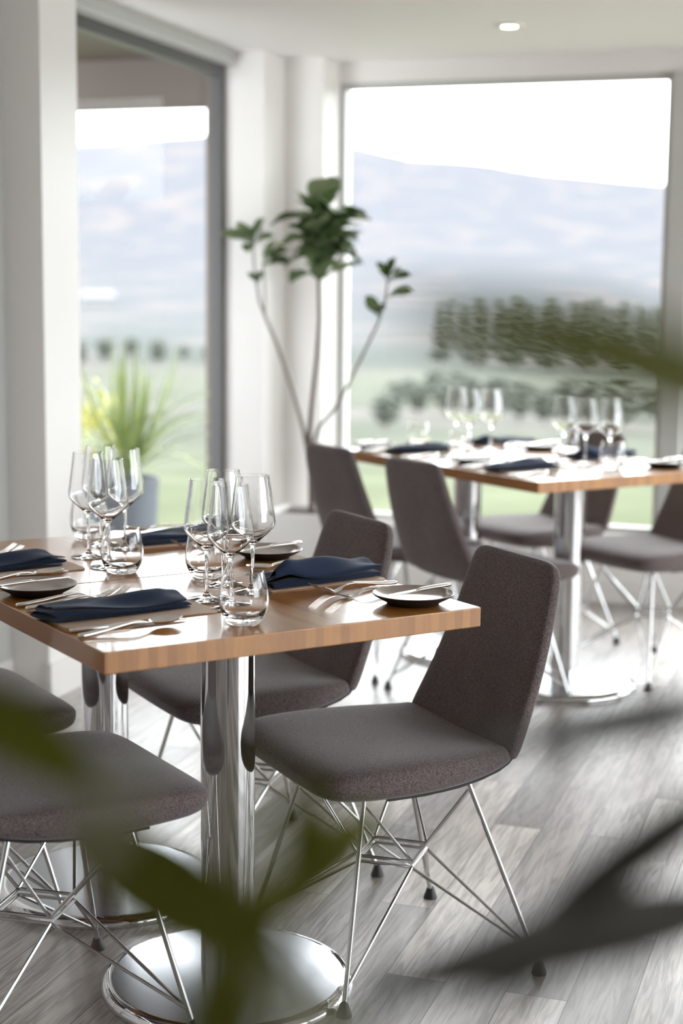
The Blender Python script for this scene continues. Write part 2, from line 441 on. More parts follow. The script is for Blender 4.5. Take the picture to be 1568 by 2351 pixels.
def window(n, mat, fr, orient, a0, a1, z0, z1, plane, depth=0.05, sash=None):
    o = bpy.data.objects.new('window_%d' % n, None); COL.objects.link(o)
    o.rotation_euler = (0, 0, ROOM_ANG); o['kind'] = 'structure'
    mb = MB()
    def bx(a, b_, z, zz, d0, d1):
        if orient == 'B': mb.box(a, b_, plane + d0, plane + d1, z, zz)
        elif orient == 'R': mb.box(plane + d0, plane + d1, a, b_, z, zz)
        else: mb.box(plane - d1, plane - d0, a, b_, z, zz)
    bx(a0, a0 + fr, z0, z1, 0.02, 0.02 + depth); bx(a1 - fr, a1, z0, z1, 0.02, 0.02 + depth)
    bx(a0 + fr, a1 - fr, z0, z0 + fr, 0.02, 0.02 + depth); bx(a0 + fr, a1 - fr, z1 - fr, z1, 0.02, 0.02 + depth)
    mb.build('window_frame', mat, o, smooth=False)
    # the pane as one sheet
    mb2 = MB()
    d = 0.045
    if orient == 'B': vs = [(a0 + fr, plane + d, z0 + fr), (a1 - fr, plane + d, z0 + fr), (a1 - fr, plane + d, z1 - fr), (a0 + fr, plane + d, z1 - fr)]
    elif orient == 'R': vs = [(plane + d, a0 + fr, z0 + fr), (plane + d, a1 - fr, z0 + fr), (plane + d, a1 - fr, z1 - fr), (plane + d, a0 + fr, z1 - fr)]
    else: vs = [(plane - d, a0 + fr, z0 + fr), (plane - d, a1 - fr, z0 + fr), (plane - d, a1 - fr, z1 - fr), (plane - d, a0 + fr, z1 - fr)]
    mb2.add(vs, [(0, 1, 2, 3)])
    mb2.build('pane', M_PANE, o, smooth=False)
    # daylight portal in the opening
    ld = bpy.data.lights.new('window_portal', 'AREA'); ld.shape = 'RECTANGLE'
    ld.size = a1 - a0; ld.size_y = z1 - z0
    ld.cycles.is_portal = True
    lo = bpy.data.objects.new('window_portal', ld); COL.objects.link(lo)
    zc = (z0 + z1) / 2; ac = (a0 + a1) / 2
    if orient == 'B': p = rm(plane + 0.1, ac, zc); d = -LX
    elif orient == 'R': p = rm(ac, plane + 0.1, zc); d = -MX
    else: p = rm(ac, plane - 0.1, zc); d = MX
    lo.location = p
    lo.rotation_euler = Vector(d).to_track_quat('-Z', 'Z').to_euler()
    return o
k = 1
for (a, b_) in wins_back:
    window(k, M_FRAME_L, 0.025, 'B', a, b_, SILL, HEAD, LB); k += 1
for (a, b_) in wins_left:
    window(k, M_FRAME_D, 0.045, 'L', a, b_, SILL, LH, ML); k += 1
for (a, b_) in wins_right:
    window(k, M_FRAME_L, 0.025, 'R', a, b_, SILL, HEAD, MR); k += 1

# corner column, pilaster beside the back window, pillar standing at the left wall
b = MB(); b.box(ML, -2.45, 6.22, LB, 0, CEIL); struct('trim_1', b, M_TRIMW)
b = MB(); b.box(ML, ML + 0.012, 4.16, 4.355, 0, CEIL); struct('trim_8', b, M_FRAME_L)
b = MB(); b.box(-2.45, -2.268, 6.453, LB, 0, CEIL); struct('trim_2', b, M_WALL)
b = MB(); b.box(ML, -2.45, 4.355, 4.59, 0, CEIL); struct('trim_3', b, M_TRIMW)
b = MB(); b.box(-0.82, -0.74, LB - 0.03, LB, SILL, HEAD); struct('trim_4', b, M_FRAME_L)
# sill boards and head track of the left glazing
b = MB(); b.box(ML, ML + 0.03, 4.59, 6.22, SILL - 0.03, SILL); struct('trim_5', b, M_TRIMW)
b = MB(); b.box(-2.268, MR, LB - 0.035, LB, SILL - 0.03, SILL); struct('trim_6', b, M_TRIMW)
b = MB(); b.box(ML, ML + 0.03, 4.59, 6.22, LH, LH + 0.022); b.box(ML, ML + 0.012, 4.59, 6.22, LH + 0.03, CEIL); struct('trim_7', b, M_FRAME_L)
b = MB(); b.box(ML, ML + 0.018, L0, 4.355, 0, 0.12); b.box(ML, ML + 0.018, 4.59, 6.22, 0, 0.12); b.box(-2.45, -2.435, 4.34, 4.605, 0, 0.12); struct('baseboard_left', b, M_TRIMW)
b = MB(); b.box(-2.268, MR, LB - 0.015, LB, 0, 0.10); struct('baseboard_back', b, M_TRIMW)

# ceiling downlight
o = empty('downlight', rm(5.889, -1.340, CEIL))
tag(o, 'round recessed ceiling downlight glowing above the far table', 'ceiling light')
b = MB(); b.lathe([(0.030, -0.001), (0.030, -0.006), (0.046, -0.010), (0.058, -0.006), (0.060, 0.0)], 40); b.build('trim_ring', M_TRIMW, o)
b = MB(); b.lathe([(0.0005, -0.004), (0.030, -0.004)], 40); b.build('lamp_lens', M_LAMP, o)

# ------------------------------------------------------------------ tables
YA = 1.0094
AX = Vector((math.sin(YA), math.cos(YA), 0))     # along the front edge of a table
BX = Vector((-math.cos(YA), math.sin(YA), 0))    # away across the table
TAB_ROT = math.atan2(AX.y, AX.x)
TW, TD, TH, TT = 0.738, 0.564, 0.745, 0.036
T1 = Vector((-0.3696, 2.3904, 0))
T2 = T1 + BX * (TD + 0.004)
S1 = Vector((0.5965, 4.7087, 0))
S2 = S1 + BX * (TD + 0.004)

def tp(org, a, b_, z=TH):
    v = org + AX * a + BX * b_
    return Vector((v.x, v.y, z))

def make_table():
    root = empty('dining_table', (0, 0, 0))
    b = MB(); b.box(-TW / 2, TW / 2, -TD / 2, TD / 2, TH - TT, TH); b.build('tabletop', M_WOOD, root, smooth=False, bevel=0.0018)
    b = MB(); b.lathe([(0.0508, 0.018), (0.0508, TH - TT - 0.006), (0.001, TH - TT - 0.006)], 64); b.build('column', M_CHROME, root)
    b = MB(); b.lathe([(0.001, 0.0305), (0.050, 0.030), (0.12, 0.0275), (0.205, 0.0235), (0.219, 0.0225)], 96)
    b.build('base_cover', M_STEEL, root)
    b = MB(); b.lathe([(0.218, 0.0228), (0.226, 0.022), (0.233, 0.019), (0.238, 0.013), (0.240, 0.006), (0.239, 0.0), (0.001, 0.0)], 96)
    b.build('base_rim', M_CHROME, root)
    b = MB(); b.box(-0.16, 0.16, -0.02, 0.02, TH - TT - 0.008, TH - TT - 0.0005); b.box(-0.02, 0.02, -0.16, 0.16, TH - TT - 0.008, TH - TT - 0.0005)
    b.build('mounting_plate', M_PIPING, root, smooth=False)
    return root
tables = []
t = make_table()
lab = ['square bamboo-topped dining table nearest the camera on a chrome pedestal',
       'bamboo-topped dining table pushed against the far side of the nearest one',
       'bamboo-topped table of the distant pair with its disc base in full view',
       'bamboo-topped table of the distant pair nearer the potted fig']
for i, org in enumerate((T1, T2, S1, S2)):
    o = t if i == 0 else copy_tree(t)
    o.location = tp(org, TW / 2, TD / 2, 0); o.rotation_euler = (0, 0, TAB_ROT)
    tag(o, lab[i], 'table', 'dining tables set in pairs')

# ------------------------------------------------------------------ chairs
def interp(tab, s):
    for i in range(len(tab) - 1):
        if s <= tab[i + 1][0]:
            a, b_ = tab[i], tab[i + 1]
            f = (s - a[0]) / (b_[0] - a[0])
            return [a[j] + (b_[j] - a[j]) * f for j in range(1, len(a))]
    return list(tab[-1][1:])

def slab(stations, n=20, dish=0.0, mb=None, exp=0.35):
    """loft; each station: inner point (x,z), outer point (x,z), half width"""
    mb = mb or MB()
    rs = []
    for st in stations:
        (xi, zi), (xo, zo), hw = st[:3]
        d = st[3] if len(st) > 3 else dish
        ring = []
        for k in range(n):
            th = 2 * PI * k / n
            c, s = math.cos(th), math.sin(th)
            v = hw * math.copysign(abs(c) ** exp, c)
            q = 0.5 + 0.5 * math.copysign(abs(s) ** 0.5, s)   # 1 = inner face, 0 = outer face
            q = 0.5 + 0.5 * math.copysign(abs(s) ** 0.55, s)
            k2 = d * (1 - (v / max(hw, 1e-5)) ** 2)
            dx, dz = xi - xo, zi - zo
            ln = math.hypot(dx, dz) or 1
            ring.append((xo + dx * q - dx / ln * k2, v, zo + dz * q - dz / ln * k2))
        rs.append(ring)
    mb.rings(rs)
    mb.rs = rs
    return mb

def make_chair():
    # local: +x is the direction the sitter faces, origin on the floor
    root = empty('upholstered_chair', (0, 0, 0))
    seat = [
        ((0.262, 0.430), (0.260, 0.422), 0.140, 0.0),
        ((0.262, 0.438), (0.256, 0.412), 0.178, 0.001),
        ((0.252, 0.448), (0.246, 0.404), 0.205, 0.003),
        ((0.232, 0.457), (0.226, 0.398), 0.222, 0.005),
        ((0.200, 0.463), (0.195, 0.394), 0.231, 0.007),
        ((0.130, 0.467), (0.130, 0.391), 0.234, 0.010),
        ((0.050, 0.468), (0.050, 0.390), 0.231, 0.013),
        ((-0.025, 0.467), (-0.025, 0.393), 0.222, 0.015),
        ((-0.078, 0.465), (-0.083, 0.400), 0.211, 0.016),
        ((-0.114, 0.463), (-0.124, 0.410), 0.203, 0.017),
        ((-0.133, 0.462), (-0.148, 0.421), 0.198, 0.017),
        ((-0.140, 0.461), (-0.158, 0.429), 0.195, 0.016),
    ]
    smb = slab(seat, 28)
    smb.build('seat', M_FELT, root, sub=2, angle=80)
    back = []
    # inner face and outer face run up and lean back
    prof = [(0.0, 0.190, 0.030), (0.02, 0.197, 0.038), (0.08, 0.198, 0.042), (0.20, 0.191, 0.041), (0.40, 0.181, 0.040), (0.62, 0.169, 0.039),
            (0.80, 0.159, 0.038), (0.91, 0.152, 0.036), (0.955, 0.146, 0.033), (0.982, 0.136, 0.027), (0.996, 0.120, 0.018), (1.0, 0.100, 0.008)]
    for s, hw, th in prof:
        h = s * 0.364
        xi = -0.127 - 0.131 * s - 0.014 * math.sin(PI * s)
        zi = 0.434 + h
        nx, nz = -0.955, -0.30
        off = 0.5 * (0.041 - th)
        d = 0.012 * (1 - 0.75 * s)
        back.append(((xi + nx * off, zi + nz * off), (xi + nx * (off + th), zi + nz * (off + th)), hw, d))
    slab(back, 28).build('backrest', M_FELT, root, sub=2, angle=80)
    # dark piping where the outer shell meets the cushion at each side
    for kk in (-3, 17):
        b = MB()
        b.tube([Vector(r[kk % 28]) * 1.0 + Vector((-0.001, 0, -0.001)) for r in smb.rs[5:]], 0.0026, 8)
        b.build('piping', M_PIPING, root)
    # wire base
    R_, F_ = 0.0046, 0.212
    zr = 0.203
    ring = [(0.078, 0, zr), (0, 0.078, zr), (-0.078, 0, zr), (0, -0.078, zr)]
    tops = {}
    for sx in (-1, 1):
        for sy in (-1, 1):
            top = Vector((0.02 + sx * 0.105, sy * 0.120, 0.404)); foot = Vector((sx * F_, sy * F_, 0.016))
            b = MB(); b.tube([top, foot], R_ * 1.12, 10)
            leg = b.build('leg', M_ROD, root)
            b = MB(); b.lathe([(0.0007, 0.030), (0.006, 0.026), (0.008, 0.023), (0.0145, 0.004), (0.015, 0.0), (0.0005, 0.0)], 20, cx=foot.x, cy=foot.y)
            b.build('rubber_foot', M_RUBBER, leg)
            tops[(sx, sy)] = (top, foot)
    b = MB()
    rr = [Vector(p) for p in ring]
    for off in (0.0, 0.011):
        for i in range(4):
            p, q = rr[i] + Vector((0, 0, off)), rr[(i + 1) % 4] + Vector((0, 0, off))
            b.tube([p, q], R_ * 0.72, 8)
    b.build('wire_ring', M_ROD, root)
    for (sx, sy), (top, foot) in tops.items():
        for rp in (Vector((sx * 0.078, 0, zr)), Vector((0, sy * 0.078, zr))):
            b = MB()
            lo = foot.lerp(top, 0.075)
            b.tube([rp, lo], R_ * 0.72, 8); b.build('lower_strut', M_ROD, root)
            b = MB()
            hi = foot.lerp(top, 0.90)
            b.tube([rp + Vector((0, 0, 0.011)), hi], R_ * 0.72, 8); b.build('upper_strut', M_ROD, root)
    return root

chair0 = make_chair()
chairs = [
    # org, a, b, facing rotation relative to A axis, label
    (T1, 0.719, 0.245, PI - 0.096, 'sharp grey felt chair fully in view at the right of the nearest table'),
    (T1, 0.725, 0.830, PI - 0.06, 'grey felt chair whose back rises behind the bread plate beyond the nearest napkin'),
    (T1, 0.008, 0.345, 0.0, 'grey felt chair nearest the camera at lower left, only its seat in view'),
    (T1, 0.010, 0.950, 0.0, 'grey felt chair at the left edge, seat corner showing behind the nearest seat'),
    (S1, 0.045, 0.340, 0.0, 'blurred grey chair seen from behind, nearer of the two backs facing away from us'),
    (S1, 0.050, 0.850, 0.0, 'blurred grey chair seen from behind, right below the potted fig'),
    (S1, 0.780, 0.300, PI, 'blurred grey chair at the right picture edge under the distant table'),
    (S1, 0.755, 0.900, PI, 'blurred grey chair before the back window, seat between two chrome columns'),
]
for i, (org, a, b_, rz, lb) in enumerate(chairs):
    o = chair0 if i == 0 else copy_tree(chair0)
    o.location = tp(org, a, b_, 0); o.rotation_euler = (0, 0, TAB_ROT + rz)
    tag(o, lb, 'chair', 'grey felt chairs with wire bases')

# ------------------------------------------------------------------ glassware
def wine_glass():
    # solid of revolution: outer profile up, inner profile down
    outer = [(0.0005, 0.0), (0.020, 0.0), (0.036, 0.0006), (0.0375, 0.0012), (0.036, 0.0022), (0.022, 0.0040), (0.010, 0.0075), (0.0055, 0.012), (0.0040, 0.019),
             (0.0034, 0.035), (0.0034, 0.065), (0.0038, 0.082), (0.0052, 0.090), (0.0085, 0.094), (0.0155, 0.1005), (0.0250, 0.1085), (0.0340, 0.1165), (0.0395, 0.1230), (0.0418, 0.1290), (0.0422, 0.1350),
             (0.0412, 0.1450), (0.0388, 0.1620), (0.0358, 0.1850), (0.0330, 0.2050), (0.0315, 0.2185)]
    inner = [(0.0307, 0.2187), (0.0322, 0.2050), (0.0350, 0.1850), (0.0380, 0.1620), (0.0404, 0.1450), (0.0414, 0.1350), (0.0410, 0.1292), (0.0387, 0.1236), (0.0332, 0.1174), (0.0241, 0.1096), (0.0144, 0.1018), (0.0060, 0.0968), (0.0005, 0.0955)]
    b = MB(); b.lathe([(r, z * 1.023) for r, z in outer + inner], 56)
    return b.build('wine_glass', M_GLASS, None, angle=60)
def tumbler():
    outer = [(0.0005, 0.002), (0.020, 0.002), (0.026, 0.0), (0.0285, 0.0012), (0.0325, 0.007), (0.0385, 0.018), (0.0420, 0.030), (0.0432, 0.042), (0.0425, 0.055), (0.0400, 0.070), (0.0365, 0.084), (0.0345, 0.0905)]
    inner = [(0.0332, 0.0907), (0.0352, 0.084), (0.0386, 0.070), (0.0410, 0.055), (0.0416, 0.042), (0.0404, 0.031), (0.0365, 0.021), (0.0290, 0.0145), (0.0180, 0.0125), (0.0005, 0.0135)]
    b = MB(); b.lathe(outer + inner, 56)
    return b.build('tumbler', M_GLASS, None, angle=60)
wg = wine_glass(); tb = tumbler(); first = {'w': True, 't': True}
def put(kind, org, a, b_, label, group):
    src = wg if kind == 'w' else tb
    if first[kind]: o = src; first[kind] = False
    else: o = src.copy(); COL.objects.link(o)
    o.location = tp(org, a, b_, TH + 0.0004); o.rotation_euler = (0, 0, random.random() * 6)
    tag(o, label, 'wine glass' if kind == 'w' else 'water glass', group)
gw = 'wine glasses grouped on the near tables'
put('w', T1, 0.334, 0.299, 'empty wine glass at the left of the nearest cluster, navy napkin behind its bowl', gw)
put('w', T1, 0.431, 0.418, 'empty wine glass standing at the back of the nearest cluster, tallest rim of the four', gw)
put('w', T1, 0.335, 0.208, 'empty wine glass at the front middle of the nearest cluster, just behind the tumbler', gw)
put('w', T1, 0.439, 0.315, 'empty wine glass at the right of the nearest cluster, overlapping the white wall corner', gw)
put('w', T2, 0.331, 0.271, 'empty wine glass at the left of the rear cluster on the near tables', gw)
put('w', T2, 0.316, 0.135, 'empty wine glass at the front of the rear cluster, base half behind a tumbler', gw)
put('w', T2, 0.415, 0.400, 'empty wine glass at the back of the rear cluster, rim against the white pillar edge', gw)
put('w', T2, 0.433, 0.310, 'empty wine glass at the right of the rear cluster, seen against green garden', gw)
gt = 'stemless tumblers on the near tables'
put('t', T1, 0.297, 0.089, 'rounded tumbler closest to us on the nearest table edge', gt)
put('t', T1, 0.443, 0.511, 'rounded tumbler beside the table seam behind the nearest wine glasses', gt)
put('t', T2, 0.317, 0.068, 'rounded tumbler just beyond the table seam in front of the rear glasses', gt)
put('t', T2, 0.436, 0.519, 'rounded tumbler furthest back on the near tables, against the white pillar', gt)
gb = 'blurred wine glasses on the distant tables'
bl = ['blurred wine glass in the %s cluster of the distant tables, %s' % (p, q) for p in ('right-hand', 'left-hand') for q in ('left of the group', 'back of the group', 'front of the group', 'right of the group')]
for i, (org, a, b_) in enumerate([(S1, 0.47, 0.33), (S1, 0.46, 0.43), (S1, 0.49, 0.232), (S1, 0.60, 0.35), (S2, 0.385, 0.30), (S2, 0.40, 0.40), (S2, 0.42, 0.215), (S2, 0.49, 0.31)]):
    put('w', org, a, b_, bl[i], gb)
gc = 'blurred tumblers on the distant tables'
put('t', S1, 0.439, 0.16, 'blurred tumbler at the near edge of the distant tables, in front of a blue napkin', gc)
put('t', S1, 0.55, 0.52, 'blurred tumbler in the middle of the distant tables', gc)
put('t', S2, 0.24, 0.16, 'blurred tumbler beside the left-hand glass cluster of the distant tables', gc)
put('t', S2, 0.30, 0.50, 'blurred tumbler at the far left of the distant tables', gc)

# ------------------------------------------------------------------ cutlery, plates, napkins
def ribbon(mb, st, n=12):
    # st: (x, z, half width, half thickness); section is a rounded bar
    rs = []
    for (x, z, hw, ht) in st:
        rs.append([(x, hw * math.copysign(abs(math.cos(2 * PI * k / n)) ** 0.8, math.cos(2 * PI * k / n)), z + ht * math.copysign(abs(math.sin(2 * PI * k / n)) ** 0.8, math.sin(2 * PI * k / n))) for k in range(n)])
    mb.rings(rs)

HANDLE = [(0.0, 0.0042, 0.0012, 0.0010), (0.0015, 0.0042, 0.0050, 0.0032), (0.006, 0.0045, 0.0066, 0.0038), (0.02, 0.0052, 0.0068, 0.0038), (0.05, 0.0078, 0.0058, 0.0034), (0.08, 0.0115, 0.0045, 0.0030), (0.105, 0.0140, 0.0034, 0.0026)]
def fork():
    mb = MB()
    ribbon(mb, HANDLE + [(0.122, 0.0135, 0.0030, 0.0018), (0.134, 0.0095, 0.0052, 0.0013), (0.143, 0.0055, 0.0098, 0.0010), (0.153, 0.0030, 0.0118, 0.0008), (0.161, 0.0030, 0.0120, 0.0007)])
    for k in range(4):
        y = (k - 1.5) * 0.0062
        rs = []
        for (x, z, hw) in [(0.158, 0.0030, 0.0023), (0.170, 0.0045, 0.0020), (0.183, 0.0090, 0.0018), (0.196, 0.0165, 0.0014), (0.205, 0.0225, 0.0006)]:
            rs.append([(x, y - hw, z - 0.0008), (x, y + hw, z - 0.0008), (x, y + hw, z + 0.0008), (x, y - hw, z + 0.0008)])
        mb.rings(rs)
    return mb.build('fork', M_CUTLERY, None, angle=50)
def spoon():
    mb = MB()
    ribbon(mb, HANDLE + [(0.122, 0.0130, 0.0030, 0.0020), (0.134, 0.0105, 0.0040, 0.0014), (0.142, 0.0090, 0.0070, 0.0008)])
    # bowl: a dished oval of real thickness
    nx, ny = 14, 10
    def pt(i, j, off):
        s = i / nx; x = 0.138 + 0.066 * s
        e = math.sin(PI * min(1, max(0, s)) ** 0.86)
        hw = 0.0215 * max(0.0, e) ** 0.62
        v = -1 + 2 * j / ny
        z = 0.0105 + 0.004 * s - 0.0088 * (1 - v * v) * max(0, math.sin(PI * s)) ** 0.7
        return (x, hw * v, z + off)
    top = [[pt(i, j, 0.0005) for j in range(ny + 1)] for i in range(nx + 1)]
    bot = [[pt(i, j, -0.0007) for j in range(ny + 1)][::-1] for i in range(nx + 1)]
    mb.rings([t_ + b_ for t_, b_ in zip(top, bot)])
    return mb.build('spoon', M_CUTLERY, None, angle=60)
def knife(name='knife', L=0.215, flat=False):
    mb = MB()
    k = L / 0.215
    H = [(0.0, 0.0036, 0.0012, 0.001), (0.0015, 0.0036, 0.005, 0.003), (0.006, 0.004, 0.0066, 0.0036), (0.05, 0.0042, 0.0062, 0.0036), (0.100, 0.0042, 0.0055, 0.0034), (0.108, 0.0042, 0.0046, 0.0030), (0.112, 0.0040, 0.0040, 0.0016),
         (0.122, 0.0034, 0.0078, 0.0009), (0.150, 0.0030, 0.0092, 0.0008), (0.185, 0.0028, 0.0088, 0.0007), (0.203, 0.0027, 0.0068, 0.0006), (0.212, 0.0026, 0.0035, 0.0005), (0.215, 0.0026, 0.0008, 0.0003)]
    ribbon(mb, [(x * k, z, w_, t_) for x, z, w_, t_ in H])
    return mb.build(name, M_CUTLERY, None, angle=50)
def plate():
    # shallow saucer: dark unglazed underside, taupe glazed inside
    prof = [(0.0005, 0.004), (0.045, 0.004), (0.048, 0.0), (0.050, 0.0), (0.054, 0.005), (0.066, 0.012), (0.076, 0.0185), (0.0795, 0.0225), (0.0800, 0.0240), (0.0785, 0.0246), (0.073, 0.0205), (0.062, 0.0150), (0.050, 0.0118), (0.030, 0.0108), (0.0005, 0.0108)]
    mis = [0] * 8 + [1] * 6
    b = MB(); b.lathe([(r * 0.94, z * 0.82) for r, z in prof], 64, mis=mis)
    return b.build('bread_plate', [M_PLATE_B, M_PLATE_T], None, angle=50)
def card():
    b = MB(); r = 0.012; pts = []
    hx, hy = 0.145, 0.072
    for cx, cy, a0 in ((hx - r, hy - r, 0), (-hx + r, hy - r, 90), (-hx + r, -hy + r, 180), (hx - r, -hy + r, 270)):
        for k in range(6):
            a = math.radians(a0 + 18 * k); pts.append((cx + r * math.cos(a), cy + r * math.sin(a)))
    b.rings([[(x, y, 0.0) for x, y in pts], [(x, y, 0.0022) for x, y in pts]])
    return b.build('menu_card', M_CARD, None, smooth=False)

def napkin(seed, peak=0.022, base=0.0, length=0.265, width=0.088):
    """a strip folded over itself four times; local x along its length, the far end lifted"""
    rnd = random.Random(seed)
    ph = [rnd.random() * 6 for _ in range(6)]
    na = 26
    path = []
    # folded section: (b in -1..1, z layer) going back and forth
    zs = [0.0016, 0.0080, 0.0144, 0.0208]
    for k, z in enumerate(zs):
        d = 1 if k % 2 == 0 else -1
        n = 9
        for j in range(n):
            s = -0.94 + 1.88 * j / (n - 1)
            path.append((d * s, z))
        if k < len(zs) - 1:
            for q in (0.3, 0.7):
                path.append((d * (0.94 + 0.06 * math.sin(PI * q)), z + (zs[k + 1] - z) * q))
    mb = MB(); rows = []
    for i in range(na + 1):
        s = i / na
        x = (s - 0.5) * length
        row = []
        for j, (bb, z) in enumerate(path):
            wob = 1 + 0.05 * math.sin(3.1 * s + ph[0]) + 0.03 * math.sin(7 * s + ph[1])
            skew = 0.006 * math.sin(2.3 * s + ph[2]) * (z / 0.02)
            y = bb * width / 2 * wob + skew
            lift = z / 0.0208
            # diagonal ridge of the loosely laid top layers
            ridge = math.exp(-((bb * 0.9 + 0.55 - 1.25 * s) / 0.42) ** 2)
            h = z * (0.82 + 0.18 * math.sin(4 * s + ph[3])) + lift ** 1.5 * (peak * ridge * (0.15 + 0.85 * s ** 1.3) + 0.0035 * math.sin(6 * s + 2.5 * bb + ph[4]))
            ends = min(1, (1 - s) / 0.12, 1)
            h = z * 0.55 + (h - z * 0.55) * (0.45 + 0.55 * ends)
            xx = x + (0.010 * math.sin(j * 0.33 + ph[5]) if i in (0, na) else 0.0)
            row.append((xx, y, max(0.0012, h) + base))
        rows.append(row)
    mb.rings(rows, closed=False, cap0=False, cap1=False)
    o = mb.build('folded_napkin', M_NAPKIN, None, angle=170)
    so = o.modifiers.new('cloth', 'SOLIDIFY'); so.thickness = 0.0022; so.offset = 0
    sb = o.modifiers.new('soft', 'SUBSURF'); sb.levels = 1; sb.render_levels = 1
    return o

protos = {'fork': fork(), 'spoon': spoon(), 'knife': knife(), 'plate': plate(), 'card': card(), 'butter': knife('butter_knife', 0.165)}
used = set()
def inst(key):
    o = protos[key]
    if key in used:
        o = o.copy(); COL.objects.link(o)
    used.add(key)
    return o

def setting(org, side, where, seed, vals=None, tablename=''):
    """side 0: sitter on the low-A edge facing +A; side 1: mirrored by 180 degrees"""
    v = dict(nap=(0.137, 0.272), peak=0.022, nr=0.03, plate=(0.085, 0.505), kn=0.160, sp=(0.112, 0.0), f1=0.402, f2=0.365)
    if vals: v.update(vals)
    rot = TAB_ROT + (PI if side else 0)
    def P(a, b_, z=TH):
        if side: a, b_ = TW - a, TD - b_
        return tp(org, a, b_, z)
    def set_(o, a, b_, dr, z, label, cat, group):
        o.location = P(a, b_, z); o.rotation_euler = (0, 0, rot + dr)
        tag(o, label, cat, group)
    e = 0.0004
    nx_, ny_ = v['nap']
    set_(inst('card'), nx_ + 0.022, ny_ - 0.012, 0.0, TH + e, 'cream card under the napkin %s' % where, 'menu card', 'menu cards under napkins')
    n = napkin(seed, v['peak'])
    set_(n, nx_, ny_, v['nr'], TH + 0.0036, 'navy folded napkin %s' % where, 'napkin', 'navy napkins folded at each place')
    set_(inst('fork'), 0.006, v['f1'], 0.05, TH + e, 'outer fork %s' % where, 'fork', 'dinner forks')
    set_(inst('fork'), 0.010, v['f2'], 0.09, TH + e, 'fork nearer the napkin %s' % where, 'fork', 'dinner forks')
    set_(inst('knife'), 0.008, v['kn'], 0.0, TH + e, 'table knife %s' % where, 'knife', 'table knives')
    set_(inst('spoon'), 0.004, v['sp'][0], 0.14, TH + e, 'spoon %s' % where, 'spoon', 'table spoons')
    px_, py_ = v['plate']
    set_(inst('plate'), px_, py_, 0.0, TH + e, 'taupe bread plate %s' % where, 'plate', 'bread plates')
    k = inst('butter'); set_(k, px_ - 0.092, py_ - 0.012, v.get('br', 0.15), TH + 0.0215, 'butter knife across the plate %s' % where, 'butter knife', 'butter knives')
    return n

setting(T1, 0, 'at the front-left place of the nearest table', 1, dict(peak=0.018))
setting(T1, 1, 'on the sharp chair side of the nearest table', 2, dict(nap=(0.122, 0.196), peak=0.052, nr=0.10, plate=(0.088, 0.474), f1=0.365, f2=0.305, kn=0.077, sp=(0.026, 0), br=0.2))
setting(T2, 0, 'at the left edge of the rear near table', 3, dict(nap=(0.10, 0.215), plate=(0.112, 0.47), peak=0.016, sp=(0.072, 0), kn=0.122, f1=0.375, f2=0.335))
setting(T2, 1, 'at the far back place before the garden window', 4, dict(nap=(0.130, 0.19), peak=0.008, plate=(0.078, 0.480), f1=0.355, f2=0.285, kn=0.065, sp=(0.014, 0), br=0.2))
setting(S1, 0, 'at the front corner of the distant tables', 5, dict(nap=(0.165, 0.285), peak=0.02, plate=(0.14, 0.515)))
setting(S1, 1, 'at the right end, window side of the distant tables', 6, dict(nap=(0.10, 0.13), peak=0.045, plate=(0.088, 0.425), f1=0.30, f2=0.26, kn=0.044, sp=(-0.006, 0)))
setting(S2, 0, 'at the distant place nearest the fig', 7, dict(nap=(0.20, 0.325), peak=0.014, plate=(0.12, 0.525), f1=0.424, f2=0.385, kn=0.19, sp=(0.14, 0)))
setting(S2, 1, 'at the far window side of the distant tables', 8, dict(nap=(0.10, 0.12), peak=0.018, plate=(0.09, 0.345), f1=0.25, f2=0.21, kn=0.044, sp=(-0.006, 0)))

# ------------------------------------------------------------------ leaves
def leaf(mb, base, tip, width, up, curl=0.12, wave=0.0, nseg=10, fold=0.25, shape='oval', mi=0):
    base, tip, up = Vector(base), Vector(tip), Vector(up).normalized()
    d = tip - base; ln = d.length; t = d.normalized()
    side = t.cross(up).normalized(); nrm = side.cross(t).normalized()
    rows = []
    th = 0.0006
    for i in range(nseg + 1):
        s = i / nseg
        if shape == 'oval': wd = math.sin(PI * s ** 0.9) ** 0.75
        elif shape == 'obovate': wd = (math.sin(PI * s ** 1.35)) ** 0.7
        else: wd = math.sin(PI * (0.08 + 0.92 * s ** 0.8)) ** 0.9
        hw = max(0.0007, width / 2 * max(0.0, wd))
        c = base + d * s + nrm * (curl * ln * math.sin(PI * s) * 0.5 - curl * ln * 0.35 * s * s)
        row_t = []
        for q in (-1, -0.55, 0, 0.55, 1):
            w_ = wave * width * math.sin(s * 13 + q * 2) * abs(q)
            row_t.append(c + side * hw * q + nrm * (fold * hw * abs(q) + w_))
        rows.append([p + nrm * th for p in row_t] + [p - nrm * th for p in row_t[::-1]])
    mb.rings(rows, mi=mi)

